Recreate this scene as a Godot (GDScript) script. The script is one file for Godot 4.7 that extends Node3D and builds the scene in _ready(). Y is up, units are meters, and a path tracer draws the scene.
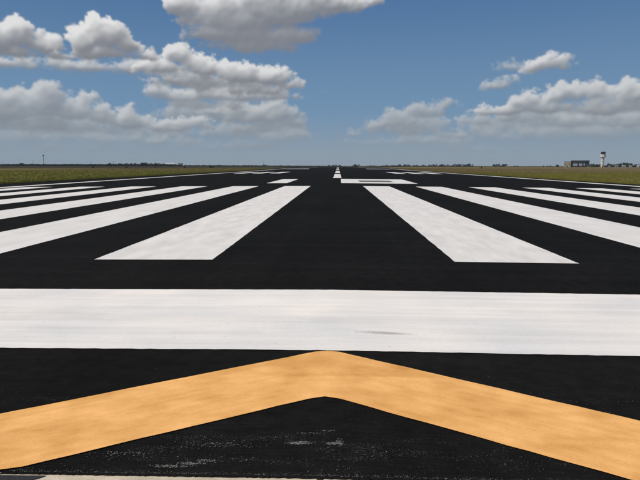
extends Node3D
# An airport runway seen from its threshold on a bright day with cumulus clouds.
# x is right of the runway's centreline, D (= -z) the distance down the runway, metres.

const FOCAL := 530.0            # of the photograph's lens, in units of its 640 px width
const EYE_X := 0.0689
const EYE_H := 1.3584
const PITCH := 0.13972
const YAW := 0.03342
const ROLL := 0.00184
const CROWN := 0.0064           # cross fall of the runway
const PAVE_L := -27.4
const PAVE_R := 25.0
const EDGE_D := 2.16            # the asphalt starts here, concrete before it
const SW := 1.753               # stripe width

var rng := RandomNumberGenerator.new()
var M := {}
var used := {}
var runway: Node3D

# ------------------------------------------------------------------ layout helpers
func bearing(x: float, y: float) -> Vector3:      # direction through a point of the photograph, z of the lens = 1
	var u := x - 320.0
	var v := y - 240.0
	var u2 := u * cos(ROLL) + v * sin(ROLL)
	var v2 := -u * sin(ROLL) + v * cos(ROLL)
	var d := Vector3(u2 / FOCAL, -v2 / FOCAL, 1.0)
	var yy := d.y * cos(PITCH) - d.z * sin(PITCH)
	var zz := d.y * sin(PITCH) + d.z * cos(PITCH)
	return Vector3(d.x * cos(YAW) - zz * sin(YAW), yy, d.x * sin(YAW) + zz * cos(YAW))

func profile(D: float) -> float:                  # the runway climbs a little, crests near 285 m and falls away
	if D < 150.0: return 0.0
	if D < 270.0: return 0.0025 * (D - 150.0)
	if D < 340.0:
		var k := D - 270.0
		return 0.3 + 0.0025 * k - 0.000085 * k * k
	if D < 500.0: return 0.0585 - 0.009 * (D - 340.0)
	return -1.3815

func height(x: float, D: float) -> float:
	var ax := absf(x)
	var w := 1.0 - smoothstep(45.0, 130.0, ax)
	return -CROWN * minf(ax, 30.0) + profile(D) * w

func on_ground(px: float, t: float) -> Vector3:   # the ground at lens depth t under bearing px
	var r := bearing(px, 166.0)
	var x := EYE_X + r.x * t
	var D := r.z * t
	return Vector3(x, height(x, D) - 0.03, -D)

# ------------------------------------------------------------------ node helpers
func numbered(called: String) -> String:
	var n: int = used.get(called, 0)
	used[called] = n + 1
	return called if n == 0 else "%s_%03d" % [called, n]

func st_new() -> SurfaceTool:
	var st := SurfaceTool.new()
	st.begin(Mesh.PRIMITIVE_TRIANGLES)
	return st

func part(called: String, mesh: Mesh, mat: Material, parent: Node, label := "") -> MeshInstance3D:
	var o := MeshInstance3D.new()
	o.name = called
	o.mesh = mesh
	o.material_override = mat
	parent.add_child(o, true)
	if label != "": o.set_meta("label", label)
	return o

func thing(called: String, label: String, category: String, at: Vector3, turn := 0.0, group := "") -> Node3D:
	var o := Node3D.new()
	o.name = numbered(called)
	add_child(o)
	o.position = at
	o.rotation.y = turn
	o.set_meta("label", label)
	o.set_meta("category", category)
	if group != "": o.set_meta("group", group)
	return o

func quad(st: SurfaceTool, a: Vector3, b: Vector3, c: Vector3, d: Vector3, ua := Vector2.ZERO, ub := Vector2.ZERO, uc := Vector2.ZERO, ud := Vector2.ZERO) -> void:
	var n := (c - a).cross(b - a)
	n = n.normalized() if n.length() > 1e-12 else Vector3.UP
	for k in [[a, ua], [b, ub], [c, uc], [a, ua], [c, uc], [d, ud]]:
		st.set_normal(n); st.set_uv(k[1]); st.add_vertex(k[0])

func tri(st: SurfaceTool, a: Vector3, b: Vector3, c: Vector3) -> void:
	var n := (c - a).cross(b - a)
	n = n.normalized() if n.length() > 1e-12 else Vector3.UP
	for v in [a, b, c]:
		st.set_normal(n); st.set_uv(Vector2(v.x, v.z)); st.add_vertex(v)

func box(st: SurfaceTool, lo: Vector3, hi: Vector3) -> void:
	var p := func(i: int) -> Vector3: return Vector3(hi.x if i & 1 else lo.x, hi.y if i & 2 else lo.y, hi.z if i & 4 else lo.z)
	for f in [[0, 2, 3, 1], [4, 5, 7, 6], [0, 4, 6, 2], [1, 3, 7, 5], [2, 6, 7, 3], [0, 1, 5, 4]]:
		var a: Vector3 = p.call(f[0]); var b: Vector3 = p.call(f[1]); var c: Vector3 = p.call(f[2]); var d: Vector3 = p.call(f[3])
		var s := (b - a).length(); var t := (d - a).length()
		quad(st, a, b, c, d, Vector2(0, 0), Vector2(s, 0), Vector2(s, t), Vector2(0, t))

func box_mesh(lo: Vector3, hi: Vector3) -> ArrayMesh:
	var st := st_new(); box(st, lo, hi); return st.commit()

func tube(st: SurfaceTool, pts: Array, radii: Array, sides := 8, cap := true) -> void:
	for i in pts.size() - 1:
		var a: Vector3 = pts[i]; var b: Vector3 = pts[i + 1]
		var ax := (b - a).normalized()
		var u := ax.cross(Vector3.RIGHT if absf(ax.x) < 0.8 else Vector3.UP).normalized()
		var w := ax.cross(u)
		for k in sides:
			var p := TAU * k / sides; var q := TAU * (k + 1) / sides
			var d0 := u * cos(p) + w * sin(p); var d1 := u * cos(q) + w * sin(q)
			quad(st, a + d0 * radii[i], a + d1 * radii[i], b + d1 * radii[i + 1], b + d0 * radii[i + 1])
		if cap and i == pts.size() - 2:
			for k in sides:
				var p := TAU * k / sides; var q := TAU * (k + 1) / sides
				tri(st, b, b + (u * cos(p) + w * sin(p)) * radii[i + 1], b + (u * cos(q) + w * sin(q)) * radii[i + 1])

func lathe(st: SurfaceTool, prof: Array, sides := 16, turn := 0.0) -> void:   # prof of Vector2(radius, y)
	for i in prof.size() - 1:
		for k in sides:
			var p := TAU * k / sides + turn; var q := TAU * (k + 1) / sides + turn
			var a: Vector2 = prof[i]; var b: Vector2 = prof[i + 1]
			quad(st, Vector3(cos(p) * a.x, a.y, sin(p) * a.x), Vector3(cos(p) * b.x, b.y, sin(p) * b.x), Vector3(cos(q) * b.x, b.y, sin(q) * b.x), Vector3(cos(q) * a.x, a.y, sin(q) * a.x))

# ------------------------------------------------------------------ textures
func lin(r: float, g: float, b: float) -> Color:
	return Color(r, g, b).linear_to_srgb()

func noise_bytes(w: int, h: int, freq: float, sd: int, sx := 1, sy := 1, oct := 4) -> PackedByteArray:   # seamless; sx, sy stretch it
	var n := FastNoiseLite.new()
	n.seed = sd; n.frequency = freq; n.fractal_octaves = oct
	n.noise_type = FastNoiseLite.TYPE_SIMPLEX_SMOOTH
	var im := n.get_seamless_image(w / sx, h / sy)
	if sx > 1 or sy > 1: im.resize(w, h, Image.INTERPOLATE_CUBIC)
	im.convert(Image.FORMAT_L8)
	return im.get_data()

func tex_from(w: int, h: int, data: PackedByteArray) -> ImageTexture:
	var im := Image.create_from_data(w, h, false, Image.FORMAT_RGB8, data)
	im.generate_mipmaps()
	return ImageTexture.create_from_image(im)

func to8(v: float) -> int:                          # linear to an sRGB byte
	v = clampf(v, 0.0, 1.0)
	var s := v * 12.92 if v < 0.0031308 else 1.055 * pow(v, 1.0 / 2.4) - 0.055
	return int(clampf(s * 255.0 + 0.5, 0.0, 255.0))

func normal_from(w: int, h: int, bytes: PackedByteArray, strength: float) -> ImageTexture:
	var im := Image.create_from_data(w, h, false, Image.FORMAT_L8, bytes)
	im.convert(Image.FORMAT_RGBA8)
	im.bump_map_to_normal_map(strength)
	im.generate_mipmaps()
	return ImageTexture.create_from_image(im)

func ramp_lut(c0: Vector3, c1: Vector3) -> Array:
	var r := PackedByteArray(); var g := PackedByteArray(); var b := PackedByteArray()
	for i in 256:
		var c := c0.lerp(c1, i / 255.0)
		r.append(to8(c.x)); g.append(to8(c.y)); b.append(to8(c.z))
	return [r, g, b]

func mixed(w: int, h: int, layers: Array, weights: Array, c0: Vector3, c1: Vector3) -> ImageTexture:
	var lut := ramp_lut(c0, c1)
	var lr: PackedByteArray = lut[0]; var lg: PackedByteArray = lut[1]; var lb: PackedByteArray = lut[2]
	var n := w * h
	var out := PackedByteArray(); out.resize(n * 3)
	var a: PackedByteArray = layers[0]; var b: PackedByteArray = layers[1]; var c: PackedByteArray = layers[2]
	var wa: float = weights[0]; var wb: float = weights[1]; var wc: float = weights[2]
	var off := 127.5 * (1.0 - wa - wb - wc)
	for i in n:
		var v := int(clampf(a[i] * wa + b[i] * wb + c[i] * wc + off, 0.0, 255.0))
		out[i * 3] = lr[v]; out[i * 3 + 1] = lg[v]; out[i * 3 + 2] = lb[v]
	return tex_from(w, h, out)

func std(rough: float, spec: float) -> StandardMaterial3D:
	var m := StandardMaterial3D.new()
	m.roughness = rough
	m.metallic_specular = spec
	return m

func plain(r: float, g: float, b: float, rough := 0.8, spec := 0.3) -> StandardMaterial3D:
	var m := std(rough, spec); m.albedo_color = lin(r, g, b); return m

func grainy(r: float, g: float, b: float, amount: float, scale: float, sd: int, rough := 0.85) -> StandardMaterial3D:
	var m := std(rough, 0.3)
	var c := Vector3(r, g, b)
	var l1 := noise_bytes(256, 256, 0.02, sd); var l2 := noise_bytes(256, 256, 0.12, sd + 1); var l3 := noise_bytes(256, 256, 0.05, sd + 2, 4, 1)
	m.albedo_texture = mixed(256, 256, [l1, l2, l3], [0.6, 0.5, 0.3], c * (1.0 - amount), c * (1.0 + amount))
	m.uv1_triplanar = true
	m.uv1_world_triplanar = true
	m.uv1_scale = Vector3.ONE * scale
	return m

func paint(sd: int, c0: Vector3, c1: Vector3, sx: int, sy: int, weights: Array, tile: Vector2) -> StandardMaterial3D:
	var m := std(0.75, 0.25)
	var l1 := noise_bytes(512, 512, 0.012, sd, 1, 1, 5); var l2 := noise_bytes(512, 512, 0.03, sd + 1, sx, sy, 5); var l3 := noise_bytes(512, 512, 0.25, sd + 2, 1, 1, 3)
	m.albedo_texture = mixed(512, 512, [l1, l2, l3], weights, c0, c1)
	m.uv1_scale = Vector3(1.0 / tile.x, 1.0 / tile.y, 1.0)
	m.normal_enabled = true
	m.normal_texture = normal_from(512, 512, l3, 2.0)
	m.normal_scale = 0.12
	return m

func coat(tex: Texture2D, grain: PackedByteArray, uv_scale: Vector3, uv_offset: Vector3) -> StandardMaterial3D:
	var m := std(0.75, 0.25)
	m.albedo_texture = tex
	m.uv1_scale = uv_scale
	m.uv1_offset = uv_offset
	m.normal_enabled = true
	m.normal_texture = normal_from(512, 512, grain, 2.0)
	m.normal_scale = 0.1
	return m

func bar_coat() -> StandardMaterial3D:              # white paint rolled on in passes across the runway, 10 m by 2 m
	const W := 2048
	const H := 384
	var cloud := noise_bytes(W, H, 0.006, 33, 2, 2, 4); var drag := noise_bytes(W, H, 0.03, 34, 32, 1, 4); var grit := noise_bytes(W, H, 0.4, 35, 1, 1, 2); var hair := noise_bytes(W, H, 0.16, 37, 16, 1, 2)
	var r := RandomNumberGenerator.new(); r.seed = 6
	var tone := PackedFloat32Array()                   # passes of the roller
	while tone.size() < H:
		var t := r.randf_range(-0.011, 0.011)
		for k in r.randi_range(22, 62): tone.append(t)
	var out := PackedByteArray(); out.resize(W * H * 3)
	var patches := []                                  # touched-up places with their own edges
	for k in 16: patches.append([r.randi_range(0, W - 300), r.randi_range(0, H - 70), r.randi_range(90, 420), r.randi_range(14, 46), r.randf_range(-0.05, 0.03)])
	var extra := PackedFloat32Array(); extra.resize(W * H)
	for q in patches:
		for y in q[3]:
			for x in range(int(r.randf_range(-6, 6)), q[2] + int(r.randf_range(-14, 14))):
				extra[(q[1] + y) * W + posmod(q[0] + x, W)] += q[4] * (0.4 + grit[(q[1] + y) * W + posmod(q[0] + x, W)] / 220.0)
	for k in 130:                                      # specks of grit stuck in the paint
		var px := r.randi_range(2, W - 8); var py := r.randi_range(2, H - 4); var dark := r.randf_range(0.05, 0.4)
		for x in r.randi_range(1, 4): extra[py * W + px + x] -= dark
	var sx := (0.47 + 5.0) / 10.0 * W                  # scuff right of the middle
	var sy := H - (4.205 - 3.77) / 1.921 * H
	for y in range(int(sy) - 16, int(sy) + 16):
		for x in range(int(sx) - 52, int(sx) + 52):
			var d := 1.0 - sqrt(pow((x - sx) / 46.0, 2) + pow((y - sy - (x - sx) * 0.09) / 9.0, 2)) + (drag[y * W + x] - 128) / 130.0 + (grit[y * W + x] - 128) / 130.0
			extra[y * W + x] -= smoothstep(0.0, 0.55, d) * 0.34
	for y in H:
		for x in W:
			var i := y * W + x
			var v := 0.765 + tone[y] + (cloud[i] - 128) * 0.00055 + (drag[i] - 128) * 0.00045 + (hair[i] - 128) * 0.0002 + (grit[i] - 128) * 0.0003 + extra[i]
			var warm := (cloud[i] - 128) * 0.00018 + tone[y] * 0.25 + 0.010
			out[i * 3] = to8(v + warm); out[i * 3 + 1] = to8(v * 0.982); out[i * 3 + 2] = to8(v * 0.958 - warm)
	var m := coat(tex_from(W, H, out), noise_bytes(512, 512, 0.3, 36, 1, 1, 2), Vector3(0.1, -1.0 / 1.921, 1), Vector3(0.5, 5.691 / 1.921, 0))
	return m

func chevron_coat() -> StandardMaterial3D:          # yellow paint brushed along the arms, 5.6 m by 1.7 m
	const W := 1400
	const H := 425
	var cloud := noise_bytes(W, H, 0.012, 53, 1, 1, 4); var grit := noise_bytes(W, H, 0.4, 55, 1, 1, 2)
	var brush := FastNoiseLite.new(); brush.seed = 58; brush.frequency = 1.0; brush.fractal_octaves = 4
	var pass_ := FastNoiseLite.new(); pass_.seed = 59; pass_.frequency = 1.0; pass_.fractal_octaves = 3
	var out := PackedByteArray(); out.resize(W * H * 3)
	for y in H:
		var D := 2.13 + 1.7 * (H - 1 - y) / H
		for x in W:
			var X := -2.8 + 5.6 * x / W
			var i := y * W + x
			var across := D + 0.595 * absf(X)            # constant along an arm
			var along := absf(X) - 0.5 * D
			var b := brush.get_noise_2d(along * 1.1 + (90.0 if X < 0.0 else 0.0), across * 11.0)
			var p := pass_.get_noise_2d(X * 0.8, D * 9.0)
			var k := b * 0.10 * smoothstep(0.0, 0.4, absf(X)) + p * 0.08 + (cloud[i] - 128) * 0.0012 + (grit[i] - 128) * 0.0006
			if D > 3.28 + p * 0.03 and absf(X) < 0.75 + b * 0.2: k -= 0.075      # a second coat over the point
			var spot := 1.0 - sqrt(pow((X + 0.66) / 0.13, 2) + pow((D - 2.93) / 0.07, 2)) + (cloud[i] - 128) * 0.006 + (grit[i] - 128) * 0.006
			k -= smoothstep(0.1, 0.9, spot) * 0.16
			out[i * 3] = to8(0.815 * (1.0 + k)); out[i * 3 + 1] = to8(0.435 * (1.0 + k * 1.25)); out[i * 3 + 2] = to8(0.148 * (1.0 + k * 1.9))
	return coat(tex_from(W, H, out), noise_bytes(512, 512, 0.3, 57, 1, 1, 2), Vector3(1.0 / 5.6, -1.0 / 1.7, 1), Vector3(0.5, 3.83 / 1.7, 0))

func make_materials() -> void:
	# asphalt, tile 2 m: aggregate speckle and faint cross-ways grooves; a second layer of 41 m patches multiplies it
	var a := std(0.92, 0.12)
	var f1 := noise_bytes(1024, 1024, 0.35, 11, 1, 1, 2); var f2 := noise_bytes(1024, 1024, 0.09, 12, 16, 1, 3); var f3 := noise_bytes(1024, 1024, 0.012, 13)
	a.albedo_texture = mixed(1024, 1024, [f1, f2, f3], [0.75, 0.3, 0.3], Vector3(0.0045, 0.0045, 0.0044), Vector3(0.029, 0.0287, 0.028))
	a.uv1_scale = Vector3(0.5, 0.5, 1)
	a.normal_enabled = true
	a.normal_texture = normal_from(1024, 1024, f1, 6.0)
	a.normal_scale = 0.8
	var d1 := noise_bytes(512, 512, 0.012, 21); var d2 := noise_bytes(512, 512, 0.06, 22, 8, 1); var d3 := noise_bytes(512, 512, 0.05, 23, 1, 8)
	a.detail_enabled = true
	a.detail_blend_mode = BaseMaterial3D.BLEND_MODE_MUL
	a.detail_albedo = mixed(512, 512, [d1, d2, d3], [0.5, 0.7, 0.4], Vector3(0.55, 0.55, 0.55), Vector3(1, 1, 1))
	a.detail_uv_layer = BaseMaterial3D.DETAIL_UV_2
	a.uv2_scale = Vector3(1.0 / 23.0, 1.0 / 23.0, 1)
	M.asphalt = a
	M.white = bar_coat()
	M.white_worn = paint(41, Vector3(0.62, 0.605, 0.585), Vector3(0.82, 0.805, 0.78), 1, 2, [0.55, 0.6, 0.3], Vector2(4, 9))
	M.white_far = paint(46, Vector3(0.62, 0.605, 0.585), Vector3(0.82, 0.805, 0.78), 1, 4, [0.6, 0.4, 0.3], Vector2(6, 11))
	M.faded = grainy(0.13, 0.127, 0.125, 0.5, 0.4, 48)
	M.yellow = chevron_coat()
	M.pale_yellow = paint(56, Vector3(0.70, 0.56, 0.36), Vector3(0.88, 0.76, 0.55), 4, 1, [0.6, 0.5, 0.4], Vector2(1.2, 0.9))
	M.concrete = paint(61, Vector3(0.36, 0.31, 0.24), Vector3(0.72, 0.64, 0.50), 2, 1, [0.5, 0.4, 0.7], Vector2(0.9, 0.9))
	M.sealant = grainy(0.03, 0.031, 0.034, 0.5, 6.0, 66, 0.6)
	M.chips = grainy(0.27, 0.265, 0.25, 0.45, 9.0, 71)
	M.dust = grainy(0.075, 0.074, 0.071, 0.5, 9.0, 73)
	# the grassland: colour comes with the vertices (mown verge, dry strip, scrub), the grain from here
	var g := std(0.95, 0.1)
	var g1 := noise_bytes(1024, 1024, 0.01, 81); var g2 := noise_bytes(1024, 1024, 0.05, 82, 4, 1); var g3 := noise_bytes(1024, 1024, 0.3, 83, 1, 1, 2)
	g.albedo_texture = mixed(1024, 1024, [g1, g2, g3], [0.7, 0.6, 0.7], Vector3(0.28, 0.27, 0.25), Vector3(1, 1, 1))
	g.vertex_color_use_as_albedo = true
	g.uv1_scale = Vector3(1.0 / 35.0, 1.0 / 35.0, 1)
	M.ground = g
	var bl := std(0.85, 0.15)
	bl.vertex_color_use_as_albedo = true
	bl.cull_mode = BaseMaterial3D.CULL_DISABLED
	bl.backlight_enabled = true
	bl.backlight = Color(0.12, 0.13, 0.04)
	M.blade = bl
	M.leaf = grainy(0.030, 0.042, 0.020, 0.55, 0.6, 91); M.leaf.cull_mode = BaseMaterial3D.CULL_DISABLED
	M.leaf_b = grainy(0.040, 0.050, 0.026, 0.55, 0.6, 94); M.leaf_b.cull_mode = BaseMaterial3D.CULL_DISABLED
	M.bark = grainy(0.09, 0.075, 0.06, 0.4, 1.5, 97)
	M.tower_white = grainy(0.66, 0.64, 0.60, 0.16, 0.12, 101)
	M.beige = grainy(0.34, 0.31, 0.25, 0.18, 0.15, 104)
	M.dull_beige = grainy(0.24, 0.23, 0.18, 0.2, 0.15, 107)
	M.dark_roof = plain(0.03, 0.031, 0.034, 0.7)
	M.dark_metal = plain(0.045, 0.046, 0.05, 0.6)
	M.grey_metal = plain(0.20, 0.205, 0.21, 0.5)
	M.panel = grainy(0.36, 0.38, 0.40, 0.15, 0.2, 111)
	M.glass = plain(0.012, 0.016, 0.02, 0.08, 0.5)
	M.sheet_white = grainy(0.48, 0.49, 0.48, 0.12, 0.2, 114)
	M.sign_yellow = plain(0.62, 0.42, 0.03)
	M.sign_back = plain(0.018, 0.018, 0.02, 0.6)
	M.lens = plain(0.75, 0.75, 0.7, 0.2)

# ------------------------------------------------------------------ sky
const SKY_W := 4096
const SKY_ROWS := 480                      # cloud rows above the horizon: 0 to 42 degrees
const SKY_DEG := 360.0 / 4096.0
var sky_r := PackedFloat32Array()
var sky_g := PackedFloat32Array()
var sky_b := PackedFloat32Array()
var n_edge := FastNoiseLite.new()
var n_fine := FastNoiseLite.new()

func blob_px(x: float, y: float, rx: float, ry: float) -> Array:      # a puff given where the photograph has it, as bearing, elevation and radii in degrees
	var r := bearing(x, y)
	var k := 0.1081 * pow(cos(atan2(absf(x - 320.0), FOCAL)), 2)
	return [rad_to_deg(atan2(r.x, r.z)), rad_to_deg(asin(r.y / r.length())), rx * k * 1.05, ry * 0.104]

# one bank of cumulus: puffs on puffs, lit from the upper left; far > 0 is how much air lies before it,
# fade how softly its base dissolves (degrees), thin < 1 makes it wispy
func cloud_bank(blobs: Array, far: float, fade: float, thin: float, sd: int, shade := 1.0) -> void:
	var r := RandomNumberGenerator.new(); r.seed = sd
	var all := []
	var x_lo := 1e9; var x_hi := -1e9; var y_lo := 1e9; var y_hi := -1e9
	for b in blobs:
		var ce := cos(deg_to_rad(b[1]))
		all.append([b[0], b[1], b[2], b[3], 1.7, 0.0])
		x_lo = minf(x_lo, b[0] - b[2] * 1.7 / ce); x_hi = maxf(x_hi, b[0] + b[2] * 1.7 / ce)
		y_lo = minf(y_lo, b[1] - b[3] * 1.5); y_hi = maxf(y_hi, b[1] + b[3] * 1.8)
		for k in 22:
			var th := r.randf_range(-0.5, PI + 0.5); var q := r.randf_range(0.25, 1.0)
			var cr: float = minf(b[2], b[3]) * r.randf_range(0.18, 0.44)
			all.append([b[0] + cos(th) * q * b[2] * 0.92 / ce, b[1] + sin(th) * q * b[3] * (0.92 if sin(th) > 0.0 else 0.5), cr * 1.15, cr, 1.15, b[3] * sqrt(maxf(0.0, 1.0 - q * q)) * 0.6])
	var x0 := floori(x_lo / SKY_DEG); var x1 := ceili(x_hi / SKY_DEG)
	var y0 := maxi(4, floori(y_lo / SKY_DEG)); var y1 := mini(SKY_ROWS - 1, ceili(y_hi / SKY_DEG))
	var w := x1 - x0 + 1; var h := y1 - y0 + 1
	if h < 8: return
	var E := PackedFloat32Array(); E.resize(w * h); E.fill(-3.0)
	var Z := PackedFloat32Array(); Z.resize(w * h)
	for b in all:
		var ba: float = b[0]; var be: float = b[1]; var rx: float = b[2]; var ry: float = b[3]; var flat: float = b[4]; var lift: float = b[5]
		var ce := cos(deg_to_rad(be))
		var px0 := maxi(x0, floori((ba - rx * 1.6 / ce) / SKY_DEG)); var px1 := mini(x1, ceili((ba + rx * 1.6 / ce) / SKY_DEG))
		var py0 := maxi(y0, floori((be - ry * 1.3) / SKY_DEG)); var py1 := mini(y1, ceili((be + ry * 1.6) / SKY_DEG))
		for y in range(py0, py1 + 1):
			var dy := (y * SKY_DEG - be) / ry
			if dy < 0.0: dy *= flat
			dy *= dy
			var o := (y - y0) * w - x0
			for x in range(px0, px1 + 1):
				var dx := (x * SKY_DEG - ba) * ce / rx
				var d := sqrt(dx * dx + dy)
				var e := (1.0 - d) * ry
				if e > E[o + x]: E[o + x] = e
				if d < 1.0:
					var z := sqrt(1.0 - d * d) * ry + lift
					if z > Z[o + x]: Z[o + x] = z
	# ragged, billowing outlines
	for y in h:
		var el := (y + y0) * SKY_DEG
		for x in w:
			var i := y * w + x
			if E[i] > -1.3:
				var a := deg_to_rad((x + x0) * SKY_DEG)
				var p := Vector3(cos(a) * 57.3, el * 1.2, sin(a) * 57.3)
				var f := n_edge.get_noise_3dv(p)
				var g := n_fine.get_noise_3dv(p + Vector3(f, f, f) * 0.5)
				E[i] += f * 0.72 + g * 0.26 + 0.16 - (1.0 - thin) * 0.30
				Z[i] += f * 0.5 + g * 0.24
	var Zs := soften(soften(Z, w, h, 1), w, h, 2)
	var Zb := soften(soften(Z, w, h, 9), w, h, 9)
	var over := PackedFloat32Array(); over.resize(w)
	var next := PackedFloat32Array(); next.resize(w)
	var haze := clear_sky(0.4)
	var lo_c := Vector3(0.205, 0.216, 0.243) * shade
	var hi_c := Vector3(0.81, 0.805, 0.80) * (1.0 - 0.62 * minf(far, 0.42))
	for y in range(h - 1, -1, -1):
		var row := (y + y0) * SKY_W
		var el := (y + y0) * SKY_DEG
		for x in w:
			var i := y * w + x
			var e := E[i]
			var up := over[maxi(x - 1, 0)] * 0.55 + over[x] * 0.45
			next[x] = minf(up * 0.975 + clampf(e, 0.0, 1.2) * 0.034, 1.6)
			if e > 0.0 and y > 2 and y < h - 3 and x > 2 and x < w - 3:
				var zx := Zs[i + 2] - Zs[i - 2]; var zy := Zs[i + 2 * w] - Zs[i - 2 * w]
				var n := Vector3(-zx, -zy, 4.0 * SKY_DEG * 1.2).normalized()
				var bx := Zb[i + 2] - Zb[i - 2]; var by := Zb[i + 2 * w] - Zb[i - 2 * w]
				var nb := Vector3(-bx, -by, 4.0 * SKY_DEG * 0.8).normalized()
				var sun_to := Vector3(-0.40, 0.80, 0.45)
				var dif := clampf((n.dot(sun_to) * 0.62 + nb.dot(sun_to) * 0.38) * 0.74 + 0.29, 0.0, 1.0)
				var l := clampf(dif * (0.30 + 0.85 * exp(-up * 2.1)) * 1.08, 0.0, 1.0)
				var c := lo_c.lerp(hi_c, l * l * (1.6 - 0.6 * l))
				c = c.lerp(haze, clampf(far + exp(-el / 2.6) * 0.45, 0.0, 0.93))
				var a := smoothstep(0.0, lerpf(1.1, 0.26, thin) + minf(up, 0.8) * 0.9, e) * lerpf(0.6, 1.0, thin)
				a *= smoothstep(0.25, 1.9, el)
				var k := row + posmod(x + x0, SKY_W)
				sky_r[k] += (c.x - sky_r[k]) * a; sky_g[k] += (c.y - sky_g[k]) * a; sky_b[k] += (c.z - sky_b[k]) * a
		var sw := over; over = next; next = sw

func soften(a: PackedFloat32Array, w: int, h: int, r: int) -> PackedFloat32Array:      # a box blur
	var t := PackedFloat32Array(); t.resize(w * h)
	var k := 1.0 / (2 * r + 1)
	for y in h:
		var o := y * w
		var s := 0.0
		for x in range(-r, r + 1): s += a[o + clampi(x, 0, w - 1)]
		for x in w:
			t[o + x] = s * k
			s += a[o + mini(x + r + 1, w - 1)] - a[o + maxi(x - r, 0)]
	var q := PackedFloat32Array(); q.resize(w * h)
	for x in w:
		var s := 0.0
		for y in range(-r, r + 1): s += t[clampi(y, 0, h - 1) * w + x]
		for y in h:
			q[y * w + x] = s * k
			s += t[mini(y + r + 1, h - 1) * w + x] - t[maxi(y - r, 0) * w + x]
	return q

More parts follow.
